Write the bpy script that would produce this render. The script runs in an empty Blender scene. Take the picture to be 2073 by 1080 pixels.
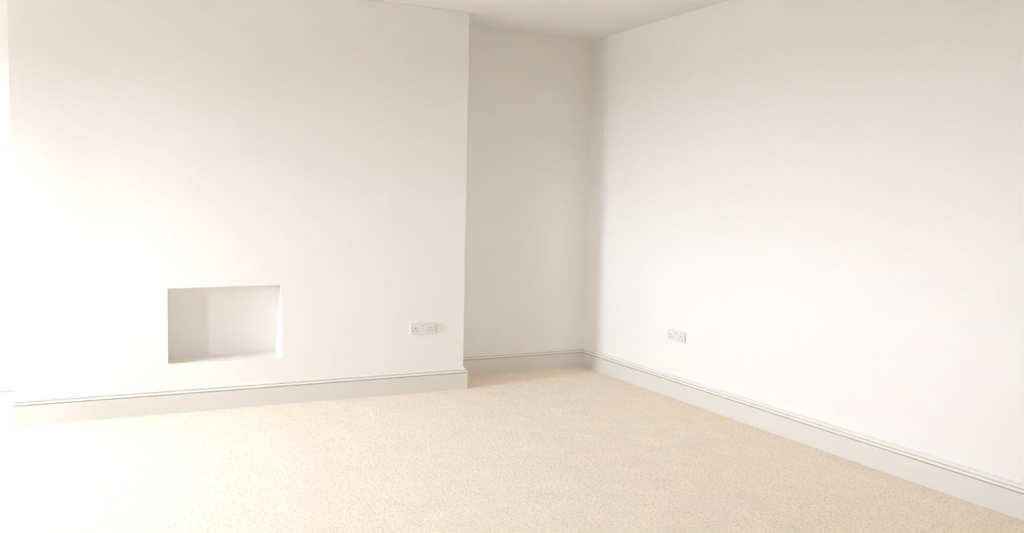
import bpy, bmesh, math, random
import numpy as np
from mathutils import Matrix, Vector

random.seed(4)
S = bpy.context.scene
COL = S.collection

# ------------------------------------------------------------------ camera
cam_d = bpy.data.cameras.new('camera')
cam = bpy.data.objects.new('camera', cam_d)
COL.objects.link(cam)
Rv = Vector((0.89553297, -0.44447495, 0.02151071))
Uv = Vector((0.01491107, 0.07828485, 0.99681951))
Fv = Vector((0.44474527, 0.892364, -0.07673427))
m = Matrix((Rv, Uv, -Fv)).transposed().to_4x4()
m.translation = Vector((-3.64469, -5.98055, 1.33215))
cam.matrix_world = m
cam_d.sensor_fit = 'HORIZONTAL'
cam_d.sensor_width = 36.0
cam_d.lens = 36.0 * 1759.03 / 2073.0
cam_d.clip_start = 0.05
cam_d.clip_end = 300
S.camera = cam

# ------------------------------------------------------------------ light, exposure
S.view_settings.view_transform = 'Standard'
S.view_settings.look = 'None'
S.view_settings.gamma = 1.0
S.view_settings.use_curve_mapping = False
S.view_settings.exposure = 1.56
S.cycles.max_bounces = 16
S.cycles.diffuse_bounces = 7
S.cycles.transparent_max_bounces = 12
S.cycles.use_denoising = True
S.cycles.use_adaptive_sampling = True
S.cycles.adaptive_threshold = 0.03

SKY = 26.0
w = bpy.data.worlds.new('overcast_sky')
S.world = w
w.use_nodes = True
nt = w.node_tree
bg = nt.nodes['Background']
# overcast sky: the same all the way round, a little brighter towards the zenith
tc = nt.nodes.new('ShaderNodeTexCoord')
sp = nt.nodes.new('ShaderNodeSeparateXYZ')
mr = nt.nodes.new('ShaderNodeMapRange')
mr.inputs['From Min'].default_value = 0.0
mr.inputs['From Max'].default_value = 1.0
mr.inputs['To Min'].default_value = 0.0
mr.inputs['To Max'].default_value = 1.0
cr = nt.nodes.new('ShaderNodeValToRGB')
cr.color_ramp.elements[0].color = (0.82, 0.93, 1.21, 1)
cr.color_ramp.elements[1].color = (0.92, 1.04, 1.44, 1)
nt.links.new(tc.outputs['Generated'], sp.inputs[0])
nt.links.new(sp.outputs['Z'], mr.inputs['Value'])
nt.links.new(mr.outputs[0], cr.inputs[0])
nt.links.new(cr.outputs[0], bg.inputs['Color'])
bg.inputs['Strength'].default_value = SKY

# room dimensions (corner of wall_right and wall_back is the origin)
H = 2.6
XL, YF = -6.1, -7.6          # left wall (windows), wall behind the camera
BA, BB, BD = 1.24410, 3.98303, 0.43065   # chimney breast: right edge, left edge, depth
ST = 0.0240                   # skirting thickness
WT = 0.32                     # outer wall thickness
WINS = [(-1.60, -0.83, 0.55, 2.05), (-3.25, -2.72, 0.85, 2.05)]   # left wall: y0,y1,z0,z1
FILL_WINS = [(-4.05, -3.45, 1.00, 1.98)]   # unseen window added behind the camera for frontal light: x0,x1,z0,z1

for k, (y0, y1, z0, z1) in enumerate(WINS):     # sky portals in the window openings
    ld = bpy.data.lights.new('window_portal', 'AREA')
    ld.shape = 'RECTANGLE'
    ld.size = z1 - z0
    ld.size_y = y1 - y0
    ld.cycles.is_portal = True
    lo = bpy.data.objects.new('window_portal', ld)
    COL.objects.link(lo)
    lo.matrix_world = Matrix.Translation((XL - WT - 0.01, (y0 + y1) / 2, (z0 + z1) / 2)) @ \
        Matrix(((0, 0, -1, 0), (0, 1, 0, 0), (1, 0, 0, 0), (0, 0, 0, 1)))
for k, (x0, x1, z0, z1) in enumerate(FILL_WINS):  # portal for the added fill window
    ld = bpy.data.lights.new('window_portal', 'AREA')
    ld.shape = 'RECTANGLE'
    ld.size = x1 - x0
    ld.size_y = z1 - z0
    ld.cycles.is_portal = True
    lo = bpy.data.objects.new('window_portal', ld)
    COL.objects.link(lo)
    lo.matrix_world = Matrix.Translation(((x0 + x1) / 2, YF - WT - 0.01, (z0 + z1) / 2)) @ \
        Matrix(((1, 0, 0, 0), (0, 0, -1, 0), (0, 1, 0, 0), (0, 0, 0, 1)))


# ------------------------------------------------------------------ materials
def mat(name, color, rough=0.6, spec=0.3, bump=None, mottle=None, coat=0.0):
    """bump = (scale, strength, distance); mottle = (scale, colour2, amount)"""
    M = bpy.data.materials.new(name)
    M.use_nodes = True
    n = M.node_tree
    b = n.nodes['Principled BSDF']
    b.inputs['Base Color'].default_value = (*color, 1)
    b.inputs['Roughness'].default_value = rough
    b.inputs['Specular IOR Level'].default_value = spec
    b.inputs['Coat Weight'].default_value = coat
    tc = n.nodes.new('ShaderNodeTexCoord')
    if mottle:
        no = n.nodes.new('ShaderNodeTexNoise')
        no.inputs['Scale'].default_value = mottle[0]
        no.inputs['Detail'].default_value = 3
        n.links.new(tc.outputs['Object'], no.inputs['Vector'])
        mx = n.nodes.new('ShaderNodeMix')
        mx.data_type = 'RGBA'
        mx.inputs['A'].default_value = (*color, 1)
        mx.inputs['B'].default_value = (*mottle[1], 1)
        r = n.nodes.new('ShaderNodeMapRange')
        r.inputs['From Min'].default_value = 0.35
        r.inputs['From Max'].default_value = 0.65
        r.inputs['To Max'].default_value = mottle[2]
        n.links.new(no.outputs['Fac'], r.inputs['Value'])
        n.links.new(r.outputs[0], mx.inputs['Factor'])
        n.links.new(mx.outputs['Result'], b.inputs['Base Color'])
    if bump:
        no = n.nodes.new('ShaderNodeTexNoise')
        no.inputs['Scale'].default_value = bump[0]
        no.inputs['Detail'].default_value = 4
        n.links.new(tc.outputs['Object'], no.inputs['Vector'])
        bp = n.nodes.new('ShaderNodeBump')
        bp.inputs['Strength'].default_value = bump[1]
        bp.inputs['Distance'].default_value = bump[2]
        n.links.new(no.outputs['Fac'], bp.inputs['Height'])
        n.links.new(bp.outputs[0], b.inputs['Normal'])
    return M


WALL = mat('painted_plaster', (0.88, 0.84, 0.765), 0.75, 0.2, bump=(160, 0.25, 0.0008),
           mottle=(1.3, (0.872, 0.834, 0.761), 1.0))
CEIL = mat('ceiling_paint', (0.88, 0.85, 0.80), 0.85, 0.1, bump=(120, 0.2, 0.0008))
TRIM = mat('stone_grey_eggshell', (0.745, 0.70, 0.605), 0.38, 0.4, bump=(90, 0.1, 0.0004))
CREAM = mat('cream_moulding', (0.88, 0.825, 0.71), 0.35, 0.4, bump=(90, 0.1, 0.0004))
FRAME = mat('white_window_paint', (0.82, 0.82, 0.80), 0.35, 0.4, bump=(80, 0.1, 0.0003))
PLATE = mat('white_socket_plastic', (0.80, 0.755, 0.70), 0.3, 0.5, bump=(300, 0.03, 0.0001))
ROCK = mat('switch_plastic', (0.72, 0.69, 0.66), 0.3, 0.5, bump=(300, 0.03, 0.0001))
SLOT_SHADE = mat('socket_slot_shade', (0.05, 0.04, 0.035), 0.6, 0.2, mottle=(200, (0.07, 0.06, 0.05), 1))  # shade inside the open slots, put into the colour of solid inserts
PRINT = mat('grey_print', (0.50, 0.46, 0.43), 0.5, 0.3, mottle=(200, (0.55, 0.5, 0.47), 1))
GROUND = mat('paving', (0.30, 0.29, 0.27), 0.9, 0.2, bump=(8, 0.4, 0.01), mottle=(2, (0.24, 0.23, 0.2), 1))

CARPET = mat('beige_twist_carpet', (0.72, 0.56, 0.41), 0.95, 0.05)
n = CARPET.node_tree
b = n.nodes['Principled BSDF']
b.inputs['Sheen Weight'].default_value = 0.25
b.inputs['Sheen Roughness'].default_value = 0.6
b.inputs['Sheen Tint'].default_value = (1, 0.93, 0.85, 1)
tc = n.nodes.new('ShaderNodeTexCoord')
n1 = n.nodes.new('ShaderNodeTexNoise'); n1.inputs['Scale'].default_value = 95; n1.inputs['Detail'].default_value = 3
n2 = n.nodes.new('ShaderNodeTexNoise'); n2.inputs['Scale'].default_value = 7; n2.inputs['Detail'].default_value = 3
c1 = n.nodes.new('ShaderNodeValToRGB')
e = c1.color_ramp.elements
e[0].position = 0.30; e[0].color = (0.65, 0.49, 0.33, 1)
e[1].position = 0.60; e[1].color = (0.96, 0.82, 0.64, 1)
x = e.new(0.44); x.color = (0.93, 0.77, 0.58, 1)
mx = n.nodes.new('ShaderNodeMix'); mx.data_type = 'RGBA'; mx.blend_type = 'MULTIPLY'
mx.inputs['Factor'].default_value = 1.0
c2 = n.nodes.new('ShaderNodeValToRGB')
c2.color_ramp.elements[0].position = 0.3; c2.color_ramp.elements[0].color = (0.96, 0.96, 0.96, 1)
c2.color_ramp.elements[1].position = 0.7; c2.color_ramp.elements[1].color = (1.02, 1.02, 1.02, 1)
for q in (n1, n2):
    n.links.new(tc.outputs['Object'], q.inputs['Vector'])
n.links.new(n1.outputs['Fac'], c1.inputs[0]); n.links.new(n2.outputs['Fac'], c2.inputs[0])
n.links.new(c1.outputs[0], mx.inputs['A']); n.links.new(c2.outputs[0], mx.inputs['B'])
n.links.new(mx.outputs['Result'], b.inputs['Base Color'])

GLASS = bpy.data.materials.new('window_glass')
GLASS.use_nodes = True
n = GLASS.node_tree
n.nodes.remove(n.nodes['Principled BSDF'])
tr = n.nodes.new('ShaderNodeBsdfTransparent'); tr.inputs[0].default_value = (0.94, 0.96, 0.95, 1)
gl = n.nodes.new('ShaderNodeBsdfGlossy'); gl.inputs['Roughness'].default_value = 0.02
fr = n.nodes.new('ShaderNodeFresnel'); fr.inputs[0].default_value = 1.45
ms = n.nodes.new('ShaderNodeMixShader')
n.links.new(fr.outputs[0], ms.inputs[0]); n.links.new(tr.outputs[0], ms.inputs[1]); n.links.new(gl.outputs[0], ms.inputs[2])
n.links.new(ms.outputs[0], n.nodes['Material Output'].inputs['Surface'])


# ------------------------------------------------------------------ helpers
def obj(name, bm, material, parent=None, kind=None, bevel=0, segs=2, smooth=False):
    bmesh.ops.recalc_face_normals(bm, faces=bm.faces)
    me = bpy.data.meshes.new(name)
    bm.to_mesh(me)
    bm.free()
    me.materials.append(material)
    if smooth:
        for p in me.polygons:
            p.use_smooth = True
    o = bpy.data.objects.new(name, me)
    COL.objects.link(o)
    if parent:
        o.parent = parent
        o.matrix_parent_inverse = Matrix()
    if kind:
        o['kind'] = kind
    if bevel:
        b = o.modifiers.new('bevel', 'BEVEL')
        b.width = bevel
        b.segments = segs
        b.limit_method = 'ANGLE'
        b.angle_limit = math.radians(40)
    return o


def box(bm, x0, x1, y0, y1, z0, z1):
    vs = [bm.verts.new((x, y, z)) for x in (x0, x1) for y in (y0, y1) for z in (z0, z1)]
    for f in ((0, 1, 3, 2), (4, 6, 7, 5), (0, 4, 5, 1), (2, 3, 7, 6), (0, 2, 6, 4), (1, 5, 7, 3)):
        bm.faces.new([vs[i] for i in f])


def boxbm(*a):
    bm = bmesh.new()
    box(bm, *a)
    return bm


# ------------------------------------------------------------------ setting: shell
floor = obj('floor', boxbm(XL - WT, 0.12, YF - WT, 0.12, -0.12, -0.012), CARPET, kind='structure')
obj('ceiling', boxbm(XL - WT, 0.12, YF - WT, 0.12, H, H + 0.15), CEIL, kind='structure')
obj('wall_right', boxbm(0, 0.12, YF - WT, 0.12, -0.012, H), WALL, kind='structure')
obj('wall_back', boxbm(XL, 0, 0, 0.12, -0.012, H), WALL, kind='structure')
bm = bmesh.new()
xs = [XL]
for (a, c, z0, z1) in sorted(FILL_WINS):
    xs += [a, c]
    box(bm, a, c, YF - WT, YF, -0.012, z0)
    box(bm, a, c, YF - WT, YF, z1, H)
xs.append(0)
for i in range(0, len(xs), 2):
    box(bm, xs[i], xs[i + 1], YF - WT, YF, -0.012, H)
obj('wall_front', bm, WALL, kind='structure')

# left wall with its two window openings
bm = bmesh.new()
x0, x1 = XL - WT, XL
ys = [YF - WT]
for (a, c, z0, z1) in sorted(WINS):
    ys += [a, c]
    box(bm, x0, x1, a, c, -0.012, z0)
    box(bm, x0, x1, a, c, z1, H)
ys.append(0.12)
for i in range(0, len(ys), 2):
    box(bm, x0, x1, ys[i], ys[i + 1], -0.012, H)
obj('wall_left', bm, WALL, kind='structure')

# chimney breast with its shallow plastered niche
NX = [-3.1786, -2.5070]
NZb, NZt = (0.2991, 0.2950), (0.7542, 0.7610)
bm = bmesh.new()
V = bm.verts.new
f = -BD
A = [V((-BB, f, 0)), V((-BA, f, 0)), V((-BA, f, H)), V((-BB, f, H))]
N = [V((-3.1786, f, 0.2991)), V((-2.5036, f, 0.2950)), V((-2.5103, f, 0.7610)), V((-3.1786, f, 0.7542))]
for i in range(4):
    j = (i + 1) % 4
    bm.faces.new((A[i], A[j], N[j], N[i]))
Bk = [V((-BB, 0.0, 0)), V((-BA, 0.0, 0)), V((-BA, 0.0, H)), V((-BB, 0.0, H))]
bm.faces.new((A[0], A[3], Bk[3], Bk[0]))
bm.faces.new((A[1], Bk[1], Bk[2], A[2]))
bm.faces.new((A[3], A[2], Bk[2], Bk[3]))
ND = -0.215
Nb = [V((-3.182, ND, 0.303)), V((-2.505, ND, 0.301)), V((-2.474, ND, 0.768)), V((-3.182, ND, 0.768))]
for i in range(4):
    j = (i + 1) % 4
    bm.faces.new((N[i], N[j], Nb[j], Nb[i]))
bm.faces.new(Nb)
breast = obj('wall_chimney_breast', bm, WALL, kind='structure', bevel=0.004, segs=3)

# ------------------------------------------------------------------ skirting boards
PROF = [(0, 0.0), (1.0, 0.0), (1.0, 0.1155), (0.93, 0.1168), (0.52, 0.1174), (0.46, 0.1195), (0.56, 0.1214),
        (0.96, 0.1222), (0.99, 0.1245), (0.96, 0.1272), (0.88, 0.1300), (0.76, 0.1325), (0.64, 0.1340),
        (0.26, 0.1348), (0.20, 0.1370), (0.26, 0.1392), (0.60, 0.1400), (0.58, 0.1420), (0.50, 0.1450),
        (0.38, 0.1482), (0.24, 0.1512), (0.10, 0.1538), (0.0, 0.1550)]


def skirting(name, P, Q, nrm, m0, m1):
    """board along P->Q on a wall whose room-side normal is nrm; m0/m1 = shift of the ends along the
    board per unit of offset (mitres)"""
    P, Q, nrm = Vector(P), Vector(Q), Vector(nrm)
    d = (Q - P).normalized()
    bm = bmesh.new()
    rings = []
    L = (Q - P).length
    k = max(2, int(L / 0.5))
    for i in range(k + 1):
        t = i / k
        ring = []
        for (o, z) in PROF:
            off = o * ST
            sh = (m0 * off) * (1 - t) + (m1 * off) * t
            p = P + (Q - P) * t + d * sh + nrm * off
            ring.append(bm.verts.new((p.x, p.y, z - 0.004)))
        rings.append(ring)
    for r0, r1 in zip(rings, rings[1:]):
        for i in range(len(PROF)):
            j = (i + 1) % len(PROF)
            bm.faces.new((r0[i], r0[j], r1[j], r1[i]))
    bm.faces.new(rings[0]); bm.faces.new(list(reversed(rings[-1])))
    o = obj(name, bm, TRIM, kind='structure')
    # faces above the lower groove get a lighter cream colour than the flat board
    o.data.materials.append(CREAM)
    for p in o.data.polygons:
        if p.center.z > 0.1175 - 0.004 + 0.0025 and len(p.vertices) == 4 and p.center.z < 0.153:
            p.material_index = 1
    return o


skirting('baseboard_right', (0, 0, 0), (0, YF, 0), (-1, 0, 0), 1, -1)
skirting('baseboard_alcove_back', (-BA, 0, 0), (0, 0, 0), (0, -1, 0), 1, -1)
skirting('baseboard_chimney_breast_right', (-BA, -BD, 0), (-BA, 0, 0), (1, 0, 0), -1, -1)
skirting('baseboard_chimney_breast_front', (-BB, -BD, 0), (-BA, -BD, 0), (0, -1, 0), -1, 1)
skirting('baseboard_chimney_breast_left', (-BB, 0, 0), (-BB, -BD, 0), (-1, 0, 0), 1, 1)
skirting('baseboard_left_alcove_back', (XL, 0, 0), (-BB, 0, 0), (0, -1, 0), 1, -1)
skirting('baseboard_left', (XL, YF, 0), (XL, 0, 0), (1, 0, 0), 1, -1)
skirting('baseboard_front', (0, YF, 0), (XL, YF, 0), (0, 1, 0), 1, -1)

# ------------------------------------------------------------------ windows (outside the frame)
def window(n, u0, u1, z0, z1, place):
    """sash window built with u along the wall and v into the room, then placed by the matrix"""
    fw, vo = 0.05, -0.22
    bm = bmesh.new()
    for (a, b_, c, d_) in ((u0, u1, z0, z0 + fw), (u0, u1, z1 - fw, z1), (u0, u0 + fw, z0 + fw, z1 - fw),
                           (u1 - fw, u1, z0 + fw, z1 - fw)):
        box(bm, a, b_, vo - 0.05, vo + 0.03, c, d_)
    win = obj('window_%d' % n, bm, FRAME, kind='structure', bevel=0.004)
    win.matrix_world = place
    zm = (z0 + z1) / 2
    for (za, zb, dv) in ((z0 + fw, zm + 0.02, 0.0), (zm - 0.02, z1 - fw, -0.03)):
        bm = bmesh.new()
        a, b_ = u0 + fw, u1 - fw
        s = 0.035
        for q in ((a, b_, za, za + s), (a, b_, zb - s, zb), (a, a + s, za + s, zb - s), (b_ - s, b_, za + s, zb - s)):
            box(bm, q[0], q[1], vo + dv - 0.015, vo + dv + 0.015, q[2], q[3])
        obj('sash', bm, FRAME, win, bevel=0.003)
        obj('pane', boxbm(a + s, b_ - s, vo + dv - 0.002, vo + dv + 0.002, za + s, zb - s), GLASS, win)
    obj('window_sill', boxbm(u0, u1, vo + 0.03, 0.04, z0, z0 + 0.025), FRAME, win, bevel=0.004)


n_w = 0
for (y0, y1, z0, z1) in WINS:
    n_w += 1
    # u -> +y, v -> +x
    window(n_w, y0, y1, z0, z1, Matrix(((0, 1, 0, XL), (1, 0, 0, 0), (0, 0, 1, 0), (0, 0, 0, 1))))
for (x0, x1, z0, z1) in FILL_WINS:  # added window, fills the room from behind the camera
    n_w += 1
    window(n_w, x0, x1, z0, z1, Matrix(((1, 0, 0, 0), (0, 1, 0, YF), (0, 0, 1, 0), (0, 0, 0, 1))))

g = obj('ground', boxbm(-60, 60, -60, 60, -0.6, -0.35), GROUND, kind='structure')

# ------------------------------------------------------------------ carpet pile: real tufts as a dense relief
def carpet_grid(x0, x1, y0, y1, step):
    nx = int((x1 - x0) / step) + 1
    ny = int((y1 - y0) / step) + 1
    rng = np.random.default_rng(3)
    X, Y = np.meshgrid(np.linspace(x0, x1, nx), np.linspace(y0, y1, ny), indexing='ij')
    hz = rng.random((nx, ny))
    edge = np.zeros((nx, ny), bool)
    edge[[0, -1], :] = True
    edge[:, [0, -1]] = True
    Z = -0.0026 + 0.0022 * hz ** 0.7
    Z[edge] = -0.003
    J = (rng.random((2, nx, ny)) - 0.5) * step * 0.5
    J[:, edge] = 0
    co = np.stack([X + J[0], Y + J[1], Z], -1).reshape(-1, 3).astype(np.float32)
    idx = np.arange(nx * ny).reshape(nx, ny)
    q = np.stack([idx[:-1, :-1], idx[1:, :-1], idx[1:, 1:], idx[:-1, 1:]], -1).reshape(-1, 4)
    return co, q.astype(np.int32)


parts = [carpet_grid(-4.9, -0.0, -3.9, -0.0, 0.0072),
         carpet_grid(XL, -4.9, -3.9, 0.0, 0.06), carpet_grid(XL, 0.0, YF, -3.9, 0.06)]
co = np.concatenate([p[0] for p in parts])
off = np.cumsum([0] + [len(p[0]) for p in parts])
fa = np.concatenate([p[1] + off[i] for i, p in enumerate(parts)])
me = bpy.data.meshes.new('carpet_pile')
me.vertices.add(len(co)); me.vertices.foreach_set('co', co.ravel())
me.loops.add(fa.size); me.loops.foreach_set('vertex_index', fa.ravel())
me.polygons.add(len(fa))
me.polygons.foreach_set('loop_start', np.arange(0, fa.size, 4, dtype=np.int32))
me.polygons.foreach_set('loop_total', np.full(len(fa), 4, dtype=np.int32))
me.update(calc_edges=True)
me.materials.append(CARPET)
pile = bpy.data.objects.new('carpet_pile', me)
COL.objects.link(pile)
pile.parent = floor
pile['kind'] = 'stuff'
pile['label'] = 'speckled beige twist pile'

# ------------------------------------------------------------------ double sockets
def double_socket(loc, rz, width, height, depth, label, shear=0.0):
    """built in its own space: x to the right along the wall, z up, y into the room negative"""
    t = bpy.data.objects.new('double_socket', None)
    COL.objects.link(t)
    t.empty_display_size = 0.05
    t.location = loc
    t.rotation_euler = (0, 0, rz)
    t['label'] = label
    t['category'] = 'socket'
    t['group'] = 'double wall sockets'
    W, Hh = width / 2, height / 2
    # back box that stands off the wall and the faceplate on it
    obj('back_box', boxbm(-W + 0.003, W - 0.003, -depth * 0.5, 0.0, -Hh + 0.002, Hh - 0.002), PLATE, t, bevel=0.0015)
    obj('faceplate', boxbm(-W, W, -depth, -depth * 0.5, -Hh, Hh), PLATE, t, bevel=0.003, segs=3)
    fy = -depth
    for s, ex in ((-1, -0.0535 * width / 0.184), (1, 0.0520 * width / 0.184)):
        out = obj('outlet', boxbm(ex - 0.026, ex + 0.026, fy - 0.0008, fy, -0.029, 0.017), PLATE, t, bevel=0.0004)
        # raised shutter surround, then three dark inserts painted as the shade in its slots
        for (dx, dz, sw, sh) in ((0, 0.0045, 0.0052, 0.0085), (-0.0147, -0.0150, 0.0080, 0.0042),
                                 (0.0147, -0.0150, 0.0080, 0.0042)):
            obj('slot_insert', boxbm(ex + dx - sw / 2, ex + dx + sw / 2, fy - 0.0011, fy - 0.0004, dz - sh / 2, dz + sh / 2),
                SLOT_SHADE, out)
        rx = ex + s * 0.0300
        bm = bmesh.new()
        # rocker: wedge tilted out at its top
        v = [bm.verts.new(c) for c in (
            (rx - 0.0045, fy + 0.001, -0.006), (rx + 0.0045, fy + 0.001, -0.006),
            (rx + 0.0045, fy + 0.001, 0.016), (rx - 0.0045, fy + 0.001, 0.016),
            (rx - 0.0045, fy - 0.0010, -0.006), (rx + 0.0045, fy - 0.0010, -0.006),
            (rx + 0.0045, fy - 0.0035, 0.016), (rx - 0.0045, fy - 0.0035, 0.016))]
        for q in ((0, 1, 2, 3), (4, 7, 6, 5), (0, 4, 5, 1), (1, 5, 6, 2), (2, 6, 7, 3), (3, 7, 4, 0)):
            bm.faces.new([v[i] for i in q])
        r = obj('rocker_switch', bm, ROCK, t, bevel=0.0006)
        obj('switch_mark', boxbm(rx - 0.0025, rx + 0.0025, fy - 0.0032, fy - 0.0012, 0.0022, 0.0060), PRINT, r)
    # faint printed mark at the top centre, between the outlets
    for i in range(4):
        cx = -0.002 + (i - 1.5) * 0.0062
        obj('printed_mark', boxbm(cx - 0.0024, cx + 0.0024, fy - 0.0005, fy + 0.0005, 0.0165, 0.0225), PRINT, t)
    return t


s1 = double_socket((-1.5540, -BD, 0.4400), 0, 0.184, 0.0740, 0.013,
                   'white double socket on the chimney breast, right of the recessed niche')
s2 = double_socket((0, -1.2190, 0.4265), -math.pi / 2, 0.193, 0.0725, 0.010,
                   'white double socket low on the plain right-hand wall')
